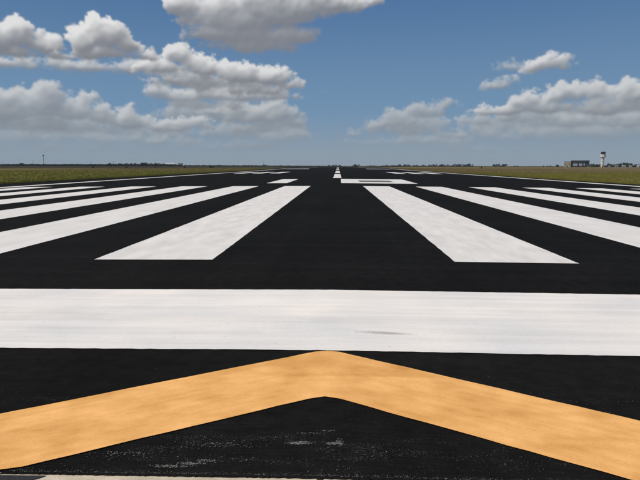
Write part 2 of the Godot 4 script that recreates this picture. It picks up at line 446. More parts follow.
func make_sky() -> ImageTexture:
	const HH := 2048
	n_edge.seed = 5; n_edge.frequency = 0.42; n_edge.fractal_octaves = 4; n_edge.fractal_gain = 0.5; n_edge.noise_type = FastNoiseLite.TYPE_SIMPLEX_SMOOTH
	n_fine.seed = 9; n_fine.frequency = 1.7; n_fine.fractal_octaves = 4; n_fine.fractal_gain = 0.55; n_fine.noise_type = FastNoiseLite.TYPE_SIMPLEX_SMOOTH
	for a in [sky_r, sky_g, sky_b]: a.resize(SKY_W * SKY_ROWS)
	for y in SKY_ROWS:
		var c := clear_sky((y + 0.5) * SKY_DEG)
		for x in SKY_W:
			sky_r[y * SKY_W + x] = c.x; sky_g[y * SKY_W + x] = c.y; sky_b[y * SKY_W + x] = c.z
	# the clouds over the far end of the runway, farthest banks first: puffs as x, y, radii in the photograph's pixels, then far, fade, thin
	var banks := [
		[[[60, 130, 120, 18], [-10, 126, 60, 20], [150, 134, 60, 13]], 0.50, 1.2, 0.6],
		[[[230, 116, 60, 20], [185, 116, 44, 13], [270, 130, 40, 20], [240, 96, 56, 16]], 0.46, 1.2, 0.6],
		[[[560, 126, 90, 18], [500, 130, 60, 14], [620, 118, 50, 20], [410, 128, 46, 14]], 0.50, 1.2, 0.6],
		[[[20, 138, 90, 12], [120, 140, 80, 11], [60, 148, 120, 9], [200, 146, 70, 9]], 0.52, 1.2, 0.35],
		[[[230, 134, 60, 14], [280, 138, 34, 15], [255, 148, 70, 9], [180, 142, 50, 9]], 0.48, 1.2, 0.35],
		[[[420, 142, 80, 10], [540, 136, 90, 14], [620, 134, 70, 16], [560, 148, 110, 8], [470, 150, 90, 7]], 0.52, 1.2, 0.35],
		[[[395, 122, 22, 15], [420, 113, 24, 13], [441, 106, 15, 7], [376, 127, 18, 9], [354, 135, 13, 6], [412, 133, 36, 9], [455, 136, 26, 7]], 0.40, 0.9, 0.6],
		[[[10, 112, 34, 21], [45, 106, 24, 23], [-10, 106, 22, 18], [70, 114, 26, 18], [83, 104, 13, 13], [100, 119, 22, 13], [126, 113, 11, 9], [130, 124, 30, 12], [168, 128, 32, 11], [200, 126, 18, 9], [40, 126, 74, 13]], 0.24, 1.0, 0.75],
		[[[280, 114, 22, 14], [255, 118, 34, 14], [228, 112, 26, 11], [293, 124, 14, 10], [262, 130, 34, 10]], 0.30, 0.9, 0.7],
		[[[480, 122, 28, 10], [520, 118, 40, 12], [570, 122, 50, 12], [625, 122, 40, 13], [540, 112, 14, 8], [585, 114, 14, 7]], 0.36, 0.9, 0.6],
		[[[525, 102, 19, 11], [560, 97, 20, 11], [594, 93, 26, 12], [632, 95, 30, 14], [545, 109, 46, 10], [605, 110, 54, 11], [497, 112, 22, 8], [660, 96, 24, 16]], 0.20, 0.5, 0.85],
		[[[552, 65, 18, 9], [538, 69, 16, 7], [562, 68, 12, 6]], 0.12, 0.5, 0.85],
		[[[512, 68, 18, 7], [498, 70, 12, 6]], 0.25, 0.7, 0.4],
		[[[496, 86, 13, 9], [504, 84, 10, 8]], 0.24, 0.7, 0.7],
		[[[160, 92, 16, 9], [185, 98, 30, 10], [225, 96, 44, 12], [270, 96, 30, 9], [205, 106, 40, 8]], 0.22, 0.8, 0.7],
		[[[20, 66, 60, 7], [80, 67, 60, 8], [140, 68, 50, 10], [170, 74, 40, 9], [200, 84, 50, 12]], 0.20, 0.6, 0.75],
		[[[160, 68, 24, 10], [178, 58, 16, 11], [190, 63, 16, 10], [205, 70, 28, 12], [238, 76, 28, 14], [272, 79, 20, 13], [288, 87, 12, 8], [250, 92, 48, 8], [200, 82, 44, 9]], 0.09, 0.6, 0.95],
		[[[18, 38, 20, 16], [-14, 42, 26, 18], [42, 47, 26, 10], [10, 52, 46, 9], [62, 57, 22, 6]], 0.06, 0.6, 0.95],
		[[[82, 44, 12, 15], [106, 37, 20, 16], [124, 45, 11, 13], [112, 55, 40, 9], [140, 58, 15, 5], [92, 55, 24, 9]], 0.05, 0.6, 1.0],
		[[[186, 8, 20, 18], [196, 22, 22, 12], [235, 20, 46, 24], [275, 12, 50, 26], [250, 46, 48, 14], [218, 34, 34, 17], [245, 34, 50, 18], [285, 36, 30, 16], [322, 6, 40, 16], [352, 4, 22, 8], [373, 2, 10, 6]], 0.05, 0.7, 0.9],
	]
	var sd := 100
	for b in banks:
		var list := []
		for q in b[0]: list.append(blob_px(q[0], q[1], q[2], q[3]))
		sd += 1
		cloud_bank(list, b[1], b[2], b[3], sd)
	# the same kind of sky all the way round
	rng.seed = 77
	for layer in 3:
		var az := 42.0 + layer * 2.0
		while az < 316.0:
			var base: float = [rng.randf_range(1.8, 3.2), rng.randf_range(4.0, 7.0), rng.randf_range(8.5, 15.0)][layer]
			var size: float = [0.8, 0.9, 1.15][layer] * rng.randf_range(0.6, 1.1)
			var list := []
			for k in rng.randi_range(4, 7):
				var q := size * rng.randf_range(1.2, 2.4)
				list.append([az + rng.randf_range(-1, 1) * size * 5.0, base + rng.randf_range(0.0, 1.0) * size, q * ([2.6, 1.3, 1.2][layer] as float), q * ([0.55, 0.75, 0.75][layer] as float)])
			sd += 1
			cloud_bank(list, [0.5, 0.26, 0.08][layer], [1.2, 0.9, 0.6][layer], [0.4, 0.75, 0.95][layer], sd)
			az += [rng.randf_range(9, 14), rng.randf_range(11, 18), rng.randf_range(17, 30)][layer]
	for k in 9:
		var az := rng.randf_range(-180.0, 180.0)
		var el := rng.randf_range(22.0, 34.0)
		var list := []
		for j in rng.randi_range(4, 7):
			var q := rng.randf_range(1.5, 3.2)
			list.append([az + rng.randf_range(-6, 6), el + rng.randf_range(0, 2.0), q * 1.4, q * 0.75])
		sd += 1
		cloud_bank(list, 0.04, 0.7, 0.9, sd)
	var lut := PackedByteArray()
	for i in 4097: lut.append(to8(i / 4096.0))
	var out := PackedByteArray(); out.resize(SKY_W * HH * 3)
	for y in HH:
		var el := 90.0 - (y + 0.5) * 180.0 / HH
		var ry := floori(el / SKY_DEG)
		if el > 0.0 and ry < SKY_ROWS:
			for x in SKY_W:
				var k := ry * SKY_W + x
				var j := (y * SKY_W + x) * 3
				var dn := ((((x * 7919 + y * 104729) * 2654435) >> 8) & 255) * 0.000012 - 0.0015
				out[j] = lut[int(clampf(sky_r[k] + dn, 0.0, 1.0) * 4096.0)]
				out[j + 1] = lut[int(clampf(sky_g[k] + dn, 0.0, 1.0) * 4096.0)]
				out[j + 2] = lut[int(clampf(sky_b[k] + dn, 0.0, 1.0) * 4096.0)]
		else:
			var c := clear_sky(maxf(el, 0.0))
			var rr := lut[int(c.x * 4096.0)]; var gg := lut[int(c.y * 4096.0)]; var bb := lut[int(c.z * 4096.0)]
			for x in SKY_W:
				var j := (y * SKY_W + x) * 3
				out[j] = rr; out[j + 1] = gg; out[j + 2] = bb
	return ImageTexture.create_from_image(Image.create_from_data(SKY_W, HH, false, Image.FORMAT_RGB8, out))

func clear_sky(el: float) -> Vector3:               # linear colour of the cloudless air
	var low := Vector3(0.270, 0.335, 0.395)
	var mid := Vector3(0.165, 0.285, 0.435)
	var high := Vector3(0.075, 0.170, 0.345)
	var top := Vector3(0.045, 0.115, 0.27)
	var c := low.lerp(mid, smoothstep(0.0, 6.5, el))
	c = c.lerp(high, smoothstep(4.0, 19.0, el))
	return c.lerp(top, smoothstep(18.0, 70.0, el))

# ------------------------------------------------------------------ paint on the runway
func p3(x: float, D: float, lift: float) -> Vector3:
	return Vector3(x, height(x, D) + lift, -D)

func ribbon(pa: Array, pb: Array, lift := 0.006) -> ArrayMesh:      # a painted strip between two polylines of Vector2(x, D)
	var st := st_new()
	for i in pa.size() - 1:
		var a: Vector2 = pa[i]; var b: Vector2 = pb[i]; var c: Vector2 = pb[i + 1]; var d: Vector2 = pa[i + 1]
		var v := [p3(a.x, a.y, lift), p3(b.x, b.y, lift), p3(c.x, c.y, lift), p3(d.x, d.y, lift)]
		var n: Vector3 = (v[2] - v[0]).cross(v[1] - v[0])
		if n.y < 0.0: quad(st, v[0], v[3], v[2], v[1], a, d, c, b)
		else: quad(st, v[0], v[1], v[2], v[3], a, b, c, d)
	st.generate_tangents()
	return st.commit()

func jit(amp: float) -> float:
	return rng.randf_range(-amp, amp)

func stripe_mesh(x0: float, x1: float, d0: float, d1: float, lift := 0.006) -> ArrayMesh:   # runs down the runway
	var pa := []; var pb := []
	var ds := [d0]
	var d := d0
	while d < d1 - 0.2:
		d = minf(d + maxf(0.12, d * d * 0.0022), d1)
		if d1 - d < 0.2: d = d1
		ds.append(d)
	for k in ds:
		pa.append(Vector2(x0 + jit(0.006), k)); pb.append(Vector2(x1 + jit(0.006), k))
	return ribbon(pa, pb, lift)

func cross_mesh(x0: float, x1: float, d0: float, d1: float, step: float, amp: float, lift := 0.006) -> ArrayMesh:   # runs across it
	var pa := []; var pb := []
	var n := int(ceil((x1 - x0) / step))
	for i in n + 1:
		var x := x0 + (x1 - x0) * i / n
		if x0 < 0.0 and absf(x) < step * 0.5: x = 0.0
		pa.append(Vector2(x, d0 + jit(amp))); pb.append(Vector2(x, d1 + jit(amp)))
	return ribbon(pa, pb, lift)

func build_markings() -> void:
	rng.seed = 12
	# threshold stripes, six each side
	for s in [-1, 1]:
		for k in 6:
			var xa: float = s * SW * (2 * k + 1); var xb: float = s * SW * (2 * k + 2)
			var m: Material = M.white_worn if k == 0 else M.white_far
			part("threshold_stripe", stripe_mesh(minf(xa, xb), maxf(xa, xb), 7.55 + jit(0.02), 35.7 + jit(0.15)), m, runway,
				"white threshold stripe, %s from the centreline on the %s side" % [["first", "second", "third", "fourth", "fifth", "sixth"][k], "left" if s < 0 else "right"])
	part("threshold_bar", cross_mesh(-22.4, 22.4, 3.77, 5.691, 0.07, 0.005), M.white, runway, "wide white bar straight across the runway")
	# yellow chevron, its ends fading out on the concrete
	for part_of in 2:
		if part_of == 0:
			var pa := []; var pb := []
			for i in 61:
				var x := -2.72 + 5.44 * i / 60.0
				var blunt := maxf(0.0, 0.045 - absf(x)) * 0.5
				pa.append(Vector2(x, maxf(EDGE_D + 0.012 + jit(0.004), 3.0 - 0.587 * absf(x) - blunt + jit(0.003))))
				pb.append(Vector2(x, maxf(EDGE_D + 0.014, 3.79 - 0.603 * absf(x) - blunt * 1.5 + jit(0.003))))
			part("chevron", ribbon(pa, pb), M.yellow, runway, "yellow chevron pointing down the runway at the white bar")
	for s in [-1, 1]:
		part("edge_line", stripe_mesh(minf(s * 21.9, s * 22.8), maxf(s * 21.9, s * 22.8), 5.8, 520.0), M.white_far, runway, "long white edge line along the %s side" % ("left" if s < 0 else "right"))
	# centreline
	for d in [[58.5, 86.5], [97.0, 138.0], [168.0, 205.0], [230.0, 267.0], [290.0, 327.0]]:
		var st := st_new()
		var dd: float = d[0]
		while dd < d[1]:
			var e := minf(dd + 6.0, d[1])
			for xx in [[-0.46, 0.0], [0.0, 0.46]]:
				quad(st, p3(xx[0], dd, 0.006), p3(xx[0], e, 0.006), p3(xx[1], e, 0.006), p3(xx[1], dd, 0.006), Vector2(xx[0], dd), Vector2(xx[0], e), Vector2(xx[1], e), Vector2(xx[1], dd))
			dd = e
		st.generate_tangents()
		part("centreline_dash", st.commit(), M.white_far, runway)
	# runway number
	part("number_stroke", stripe_mesh(-5.55, -3.95, 41.8, 54.3), M.white_far, runway, "short white number stroke left of the centreline")
	part("number_stroke", cross_mesh(0.32, 6.3, 41.6, 45.0, 1.5, 0.05), M.white_far, runway, "wide white number stroke right of the centreline")
	part("number_stroke", cross_mesh(0.36, 6.5, 49.6, 54.6, 1.5, 0.05), M.white_far, runway)
	part("number_stroke", stripe_mesh(0.34, 1.9, 45.0, 49.6), M.white_far, runway)
	part("number_stroke", stripe_mesh(4.78, 6.4, 45.0, 49.6), M.white_far, runway)
	part("faded_paint", cross_mesh(1.9, 4.78, 45.0, 49.6, 1.5, 0.0), M.faded, runway, "grey worn patch inside the white number")
	for s in [-1, 1]:
		for k in 3:
			var xa := 10.45 + 3.35 * k
			var x0: float = minf(s * xa, s * (xa + 1.9)); var x1: float = maxf(s * xa, s * (xa + 1.9))
			part("touchdown_bar", stripe_mesh(x0, x1, 96.5, 118.0), M.white_far, runway)
		part("aiming_point_block", stripe_mesh(minf(s * 11.2, s * 20.3), maxf(s * 11.2, s * 20.3), 202.0, 294.0), M.white_far, runway, "broad white block far down the %s side" % ("left" if s < 0 else "right"))

func flake(st: SurfaceTool, x: float, d: float, rx: float, rd: float, lift: float) -> void:
	var n := rng.randi_range(4, 6)
	var pts := []
	var turn := rng.randf_range(0, TAU)
	for i in n:
		var a := turn + TAU * i / n
		pts.append(p3(x + cos(a) * rx * rng.randf_range(0.5, 1.2), d + sin(a) * rd * rng.randf_range(0.5, 1.2), lift))
	for i in range(1, n - 1): tri(st, pts[0], pts[i + 1], pts[i])

func in_chevron(x: float, d: float) -> bool:
	return d > 3.0 - 0.587 * absf(x) - 0.006 and d < 3.79 - 0.603 * absf(x) + 0.006

func build_chips() -> void:            # bits of pale aggregate and old paint showing through the black seal coat
	rng.seed = 44
	var bright := st_new()
	var dim := st_new()
	var drift := FastNoiseLite.new(); drift.seed = 8; drift.frequency = 2.4; drift.fractal_octaves = 4
	for i in 420000:
		var x := rng.randf_range(-3.2, 3.2); var d := rng.randf_range(EDGE_D + 0.004, 3.75)
		if in_chevron(x, d): continue
		var band := exp(-pow((d - 2.42) / 0.12, 2)) * exp(-pow((x + 0.15) / 0.8, 2)) + 0.5 * exp(-pow((d - 2.27) / 0.05, 2)) * exp(-pow((x + 0.1) / 1.1, 2)) + 0.30 * exp(-pow((d - 2.98) / 0.10, 2)) * exp(-pow((absf(x) - 1.75) / 0.42, 2)) + 0.018
		var v := drift.get_noise_2d(x * 0.5, d * 3.4) * 1.7 + 0.12
		if rng.randf() > band * maxf(v, 0.03) * 0.8: continue
		var r := rng.randf_range(0.0005, 0.0014) * (1.9 if rng.randf() < 0.05 else 1.0)
		var lit := rng.randf() < 0.36
		flake(bright if lit else dim, x, d, r * rng.randf_range(1.0, 2.2), r, 0.0035 + rng.randf() * 0.0008)
	for i in 160:                        # a sprinkle further out
		var x := rng.randf_range(-4.5, 4.5); var d := rng.randf_range(5.75, 7.5)
		var r := rng.randf_range(0.001, 0.0028)
		flake(bright if rng.randf() < 0.3 else dim, x, d, r * 2.0, r, 0.0035)
	for i in 2600:                       # crumbled lip of the seal coat
		var x := rng.randf_range(-2.6, 2.6)
		var d := EDGE_D + 0.006 + absf(rng.randfn(0.0, 0.011))
		if in_chevron(x, d): continue
		var r := rng.randf_range(0.0006, 0.0018)
		flake(bright if rng.randf() < 0.4 else dim, x, d, r * rng.randf_range(1.0, 2.4), r, 0.0035)
	# scraped streaks
	for s in [[-0.68, 2.225, 0.09, 0.012, 200], [-0.60, 2.25, 0.07, 0.014, 160], [-0.53, 2.275, 0.05, 0.012, 90], [-0.13, 2.44, 0.06, 0.010, 230], [-0.09, 2.455, 0.06, 0.008, 90], [0.05, 2.445, 0.035, 0.014, 150], [0.085, 2.455, 0.02, 0.03, 110], [-0.06, 2.54, 0.10, 0.012, 60], [0.02, 2.57, 0.05, 0.01, 40], [-0.5, 2.42, 0.2, 0.03, 170], [-0.95, 2.33, 0.16, 0.02, 90]]:
		for i in int(s[4]):
			var x: float = s[0] + rng.randfn(0.0, 0.5) * s[2]; var d: float = s[1] + rng.randfn(0.0, 0.5) * s[3]
			if in_chevron(x, d): continue
			var r := rng.randf_range(0.0007, 0.002)
			flake(bright if rng.randf() < 0.6 else dim, x, d, r * rng.randf_range(1.2, 3.2), r, 0.0035 + rng.randf() * 0.001)
	var o := part("worn_specks", bright.commit(), M.chips, runway, "pale specks worn through the black asphalt")
	o.set_meta("kind", "stuff")
	o = part("dull_specks", dim.commit(), M.dust, runway, "dull grey specks in the black asphalt")
	o.set_meta("kind", "stuff")

# ------------------------------------------------------------------ setting
func d_list(a: float, b: float) -> Array:
	var out := [a]
	for d in [-40.0, -15.0, -4.0, 2.16, 2.3, 6.0, 12.0, 20.0, 35.0, 50.0, 70.0]: if d > a and d < b: out.append(d)
	var k := 80.0
	while k < b and k < 350.0: out.append(k); k += 10.0
	for d in [350.0, 375.0, 400.0, 430.0, 460.0, 520.0, 600.0, 700.0, 850.0, 1000.0, 1300.0, 1800.0, 2600.0]: if d > a and d < b: out.append(d)
	out.append(b)
	return out

func build_runway() -> void:
	runway = Node3D.new(); runway.name = "runway"
	add_child(runway)
	runway.set_meta("kind", "structure")
	runway.set_meta("label", "black asphalt runway with white markings running to the horizon")
	var st := st_new()
	var xs := [PAVE_L, -22.0, -12.0, -5.0, 0.0, 5.0, 12.0, 22.0, PAVE_R]
	var ds := d_list(2.3, 900.0)
	rng.seed = 9
	for j in ds.size() - 1:
		for i in xs.size() - 1:
			runway_quad(st, xs[i], xs[i + 1], ds[j], ds[j], ds[j + 1], ds[j + 1])
	# ragged lip where the seal coat ends on the concrete
	var x := PAVE_L
	var prev := EDGE_D
	while x < PAVE_R - 1e-4:
		var step := 0.012 if x > -4.0 and x < 4.0 else 0.5
		var nx := minf(x + step, PAVE_R)
		if x < 0.0 and nx > -0.001: nx = 0.0
		var e := EDGE_D + jit(0.0022)
		runway_quad(st, x, nx, prev, e, 2.3, 2.3)
		quad(st, p3(x, prev, 0.0), p3(nx, e, 0.0), p3(nx, e, -0.02), p3(x, prev, -0.02))
		prev = e; x = nx
	# the pavement's edges, down into the soil
	for s in [PAVE_L, PAVE_R]:
		for j in ds.size() - 1:
			quad(st, p3(s, ds[j], 0.0), p3(s, ds[j + 1], 0.0), p3(s, ds[j + 1], -0.25), p3(s, ds[j], -0.25))
	st.generate_tangents()
	part("asphalt", st.commit(), M.asphalt, runway)
	build_markings()
	build_chips()

func runway_quad(st: SurfaceTool, x0: float, x1: float, da0: float, da1: float, db0: float, db1: float) -> void:
	var v := [Vector2(x0, da0), Vector2(x0, db0), Vector2(x1, db1), Vector2(x1, da1)]
	for k in [0, 1, 2, 0, 2, 3]:
		var q: Vector2 = v[k]
		st.set_normal(Vector3.UP); st.set_uv(q); st.set_uv2(q); st.add_vertex(p3(q.x, q.y, 0.0))

func build_pad() -> void:               # concrete in front of the threshold, under the camera
	var pad := Node3D.new(); pad.name = "pavement"
	add_child(pad)
	pad.set_meta("kind", "structure")
	pad.set_meta("label", "beige concrete slabs in front of the runway")
	var top := -0.008
	var L := 3.81
	rng.seed = 5
	for j in 4:
		for i in range(-4, 4):
			var x0 := i * L + 0.009; var x1 := (i + 1) * L - 0.009
			var d1 := EDGE_D + 0.012 if j == 0 else EDGE_D + 0.02 - j * L - 0.009
			var d0 := EDGE_D + 0.02 - (j + 1) * L + 0.009
			var st := st_new()
			var c := 0.008
			var o := [Vector2(x0, d0), Vector2(x0, d1), Vector2(x1, d1), Vector2(x1, d0)]
			var n := [Vector2(x0 + c, d0 + c), Vector2(x0 + c, d1 - c), Vector2(x1 - c, d1 - c), Vector2(x1 - c, d0 + c)]
			var y := top + jit(0.001)
			quad(st, p3(n[0].x, n[0].y, y), p3(n[1].x, n[1].y, y), p3(n[2].x, n[2].y, y), p3(n[3].x, n[3].y, y), n[0], n[1], n[2], n[3])
			for k in 4:
				var a: Vector2 = n[k]; var b: Vector2 = n[(k + 1) % 4]; var e: Vector2 = o[(k + 1) % 4]; var f: Vector2 = o[k]
				quad(st, p3(a.x, a.y, y), p3(f.x, f.y, y - 0.006), p3(e.x, e.y, y - 0.006), p3(b.x, b.y, y), a, f, e, b)
				quad(st, p3(f.x, f.y, y - 0.006), p3(f.x, f.y, y - 0.09), p3(e.x, e.y, y - 0.09), p3(e.x, e.y, y - 0.006), f, f, e, e)
			st.generate_tangents()
			part("concrete_slab", st.commit(), M.concrete, pad)
	# sealant in the joints, bulging a little
	for i in range(-3, 4):
		var st := st_new()
		var n := 60
		var pl := []; var pr := []
		for k in n + 1:
			var d := EDGE_D + 0.012 - k * 0.22
			pl.append(Vector2(i * L - 0.0085 - rng.randf() * 0.004, d)); pr.append(Vector2(i * L + 0.0085 + rng.randf() * 0.004, d))
		part("joint_seal", ribbon(pl, pr, top + 0.0025), M.sealant, pad)
	for j in range(1, 4):
		part("joint_seal", cross_mesh(-4 * L, 4 * L, EDGE_D + 0.012 - j * L - 0.011, EDGE_D + 0.012 - j * L + 0.013, 0.3, 0.002, top + 0.003), M.sealant, pad)
	# smear of seal coat on the slab's corner, and the pale tails of the chevron on the concrete
	var sm := st_new()
	var rim := [Vector2(-1.30, 2.148), Vector2(-1.22, 2.150), Vector2(-1.245, 2.128), Vector2(-1.30, 2.10), Vector2(-1.40, 2.07), Vector2(-1.7, 2.03), Vector2(-2.2, 2.02), Vector2(-2.25, 2.12), Vector2(-1.8, 2.146)]
	for k in range(1, rim.size() - 1):
		tri(sm, p3(rim[0].x, rim[0].y, -0.003), p3(rim[k].x, rim[k].y, -0.003), p3(rim[k + 1].x, rim[k + 1].y, -0.003))
	part("seal_coat_smear", sm.commit(), M.sealant, pad, "dark smear of seal coat on the concrete corner")
	for s in [-1, 1]:
		var pa := []; var pb := []
		for i in 31:
			var x: float = s * (1.43 + 3.0 * i / 30.0)
			pb.append(Vector2(x, minf(EDGE_D + 0.011, 3.79 - 0.603 * absf(x)))); pa.append(Vector2(x, minf(EDGE_D + 0.010, 3.0 - 0.587 * absf(x))))
		part("chevron_tail", ribbon(pa, pb, 0.005 if false else -0.0005), M.pale_yellow, pad, "pale yellow tail of the chevron on concrete")

func ground_color(x: float, D: float, n: FastNoiseLite) -> Color:
	var k := n.get_noise_2d(x * 0.35, D) * 0.5 + 0.5
	var k2 := n.get_noise_2d(x * 1.3 + 400.0, D * 3.0) * 0.5 + 0.5
	var green := Vector3(0.165, 0.180, 0.030).lerp(Vector3(0.230, 0.200, 0.062), k)
	var dry := Vector3(0.245, 0.185, 0.098).lerp(Vector3(0.200, 0.165, 0.070), k2)
	var scrub := Vector3(0.082, 0.066, 0.048).lerp(Vector3(0.062, 0.060, 0.036), k)
	var w: float
	if x > 0.0:
		w = smoothstep(0.35, 0.6, k2 * 0.5 + smoothstep(90.0, 190.0, D - x * 0.12 + k * 30.0) * 0.6)
		return lin2(green.lerp(dry, w))
	w = smoothstep(0.35, 0.75, k2 * 0.55 + smoothstep(100.0, 220.0, D + k * 40.0) * 0.45)
	var c := green.lerp(dry, w * 0.7)
	return lin2(c.lerp(scrub, smoothstep(270.0, 350.0, Vector2(x, D).length() + k * 60.0)))

func lin2(v: Vector3) -> Color:
	return Color(v.x, v.y, v.z)

func build_ground() -> void:
	var st := st_new()
	var n := FastNoiseLite.new(); n.seed = 61; n.frequency = 0.02; n.fractal_octaves = 4
	var xs := []
	for x in [3000.0, 2000.0, 1400.0, 1000.0, 800.0, 650.0, 550.0, 470.0, 400.0, 350.0, 300.0, 260.0, 225.0, 195.0, 170.0, 150.0, 132.0, 117.0, 104.0, 93.0, 83.0, 75.0, 68.0, 62.0, 57.0, 52.0, 48.0, 44.0, 40.0, 36.0, 33.0, 30.0]: xs.append(-x)
	xs.append(PAVE_L); xs.append(0.0); xs.append(PAVE_R)
	for k in 32: xs.append(-xs[31 - k])
	var ds := [-300.0, -120.0, -60.0]
	var dd := -30.0
	while dd < 70.0: ds.append(dd); dd += 5.0
	while dd < 350.0: ds.append(dd); dd += 10.0
	for d in [350.0, 375.0, 400.0, 430.0, 460.0, 520.0, 600.0, 700.0, 850.0, 1000.0, 1300.0, 1800.0, 2600.0, 4000.0]: ds.append(d)
	for j in ds.size() - 1:
		for i in xs.size() - 1:
			var under: bool = xs[i] >= PAVE_L - 0.1 and xs[i + 1] <= PAVE_R + 0.1
			var q := [Vector2(xs[i], ds[j]), Vector2(xs[i], ds[j + 1]), Vector2(xs[i + 1], ds[j + 1]), Vector2(xs[i + 1], ds[j])]
			for k in [0, 1, 2, 0, 2, 3]:
				var v: Vector2 = q[k]
				st.set_normal(Vector3.UP); st.set_uv(v); st.set_color(ground_color(v.x, v.y, n))
				st.add_vertex(Vector3(v.x, height(v.x, v.y) - (0.12 if under else 0.03), -v.y))
	var o := MeshInstance3D.new(); o.name = "ground"; o.mesh = st.commit(); o.material_override = M.ground
	add_child(o)
	o.set_meta("kind", "structure")
	o.set_meta("label", "flat grassland on both sides of the runway")
	# grass
	var b := st_new()
	rng.seed = 21
	for k in 9:
		var a := rng.randf_range(0, TAU); var r := rng.randf_range(0.0, 0.16)
		var base := Vector3(cos(a) * r, 0, sin(a) * r)
		var h := rng.randf_range(0.07, 0.17); var t := rng.randf_range(0, TAU); var lean := rng.randf_range(0.0, 0.07)
		var side := Vector3(cos(t), 0, sin(t)) * 0.011
		tri(b, base - side, base + side, base + Vector3(-sin(t) * lean, h, cos(t) * lean))
	var mm := MultiMesh.new()
	mm.transform_format = MultiMesh.TRANSFORM_3D
	mm.use_colors = true
	mm.mesh = b.commit()
	var N := 90000
	mm.instance_count = N
	for i in N:
		var s := -1.0 if i % 2 == 0 else 1.0
		var D := 22.0 + 240.0 * pow(rng.randf(), 1.5)
		var x := (-PAVE_L if s < 0 else PAVE_R) - 0.25 + absf(rng.randfn(0.0, 1.0)) * 0.35 if rng.randf() < 0.2 else (-PAVE_L if s < 0 else PAVE_R) + 70.0 * pow(rng.randf(), 1.6)
		x *= s
		var sc := rng.randf_range(0.55, 1.35)
		var y := height(x, D) - 0.03
		mm.set_instance_transform(i, Transform3D(Basis(Vector3.UP, rng.randf_range(0, TAU)).scaled(Vector3(sc, sc * rng.randf_range(0.6, 1.2), sc)), Vector3(x, y, -D)))
		var c := ground_color(x, D, n)
		var br := rng.randf_range(0.65, 1.15)
		mm.set_instance_color(i, Color(c.r * br, c.g * br, c.b * br))
	var gi := MultiMeshInstance3D.new(); gi.name = "grass"; gi.multimesh = mm; gi.material_override = M.blade
	add_child(gi)
	gi.set_meta("kind", "stuff")
	gi.set_meta("label", "short green and yellow grass beside the runway")
	gi.set_meta("category", "grass")

# ------------------------------------------------------------------ trees
var crowns := []
var trunks := []

func make_tree_meshes() -> void:
	for v in 5:
		rng.seed = 300 + v
		var wide := [1.0, 1.35, 0.8, 1.15, 1.7][v] as float       # crowns for a tree 1 unit tall
		var tr := st_new()
		tube(tr, [Vector3(0, -0.05, 0), Vector3(0.01, 0.2, 0), Vector3(0.0, 0.5, 0.01)], [0.035, 0.026, 0.012], 6)
		var clumps := []
		for k in 11 + v:
			var a := rng.randf_range(0, TAU); var r := sqrt(rng.randf()) * 0.42 * wide
			var y := rng.randf_range(0.22, 0.84) - r * 0.2
			var c := Vector3(cos(a) * r, y, sin(a) * r)
			clumps.append([c, rng.randf_range(0.12, 0.23)])
			tube(tr, [Vector3(0, rng.randf_range(0.12, 0.35), 0), c], [0.014, 0.004], 4)
		trunks.append(tr.commit())
		var cr := st_new()
		for cl in clumps:
			for k in 90:
				var d := Vector3(rng.randfn(), rng.randfn() * 0.8, rng.randfn()).normalized() * pow(rng.randf(), 0.45)
				var p: Vector3 = cl[0] + d * cl[1]
				var u := Vector3(rng.randfn(), rng.randfn(), rng.randfn()).normalized()
				var w := u.cross(Vector3(rng.randfn(), rng.randfn(), rng.randfn()).normalized()).normalized()
				var s := rng.randf_range(0.026, 0.060)
				tri(cr, p - u * s, p + w * s, p + u * s)
		crowns.append(cr.commit())

func tree(px: float, t: float, tall: float, label: String, group: String, called := "tree") -> void:
	var at := on_ground(px, t)
	var o := thing(called, label, "bush" if called == "bush" else "tree", at, rng.randf_range(0, TAU), group)
	var v := rng.randi_range(0, 4)
	var tr := part("trunk", trunks[v], M.bark, o)
	var cr := part("crown", crowns[v], M.leaf if rng.randf() < 0.6 else M.leaf_b, o)
	for k in [tr, cr]: k.scale = Vector3(tall * 1.3, tall, tall * 1.3)

func clump(x0: float, x1: float, n: int, top: float, t: float, label: String, group: String, spread := 0.25) -> void:   # top: how far the crowns reach over the ground, photograph pixels
	for i in n:
		var px := x0 + (x1 - x0) * (i + 0.5) / n + rng.randf_range(-0.5, 0.5) * (x1 - x0) / n
		var tt := t * rng.randf_range(0.96, 1.05)
		var which := label
		if n > 1:
			which = label.replace(" in the ", ", %s from left in the " % ["first", "second", "third", "fourth", "fifth", "sixth", "seventh", "eighth", "ninth"][i])
		tree(px, tt, top * 1.22 * rng.randf_range(1.0 - spread, 1.05) * tt / FOCAL, which, group)

func belt(called: String, x0: float, x1: float, n: int, tall: float, t: float, label: String, m: Material) -> void:   # far scrub that reads as one mass
	var mm := MultiMesh.new()
	mm.transform_format = MultiMesh.TRANSFORM_3D
	mm.mesh = crowns[3]
	mm.instance_count = n
	for i in n:
		var at := on_ground(x0 + (x1 - x0) * (i + rng.randf()) / n, t * rng.randf_range(0.97, 1.06))
		var s := tall * rng.randf_range(0.6, 1.15)
		at.y -= s * 0.22
		mm.set_instance_transform(i, Transform3D(Basis(Vector3.UP, rng.randf_range(0, TAU)).scaled(Vector3(s * 1.6, s, s * 1.6)), at))
	var o := MultiMeshInstance3D.new(); o.name = numbered(called); o.multimesh = mm; o.material_override = m
	add_child(o)
	o.set_meta("kind", "stuff")
	o.set_meta("label", label)
	o.set_meta("category", "scrub")

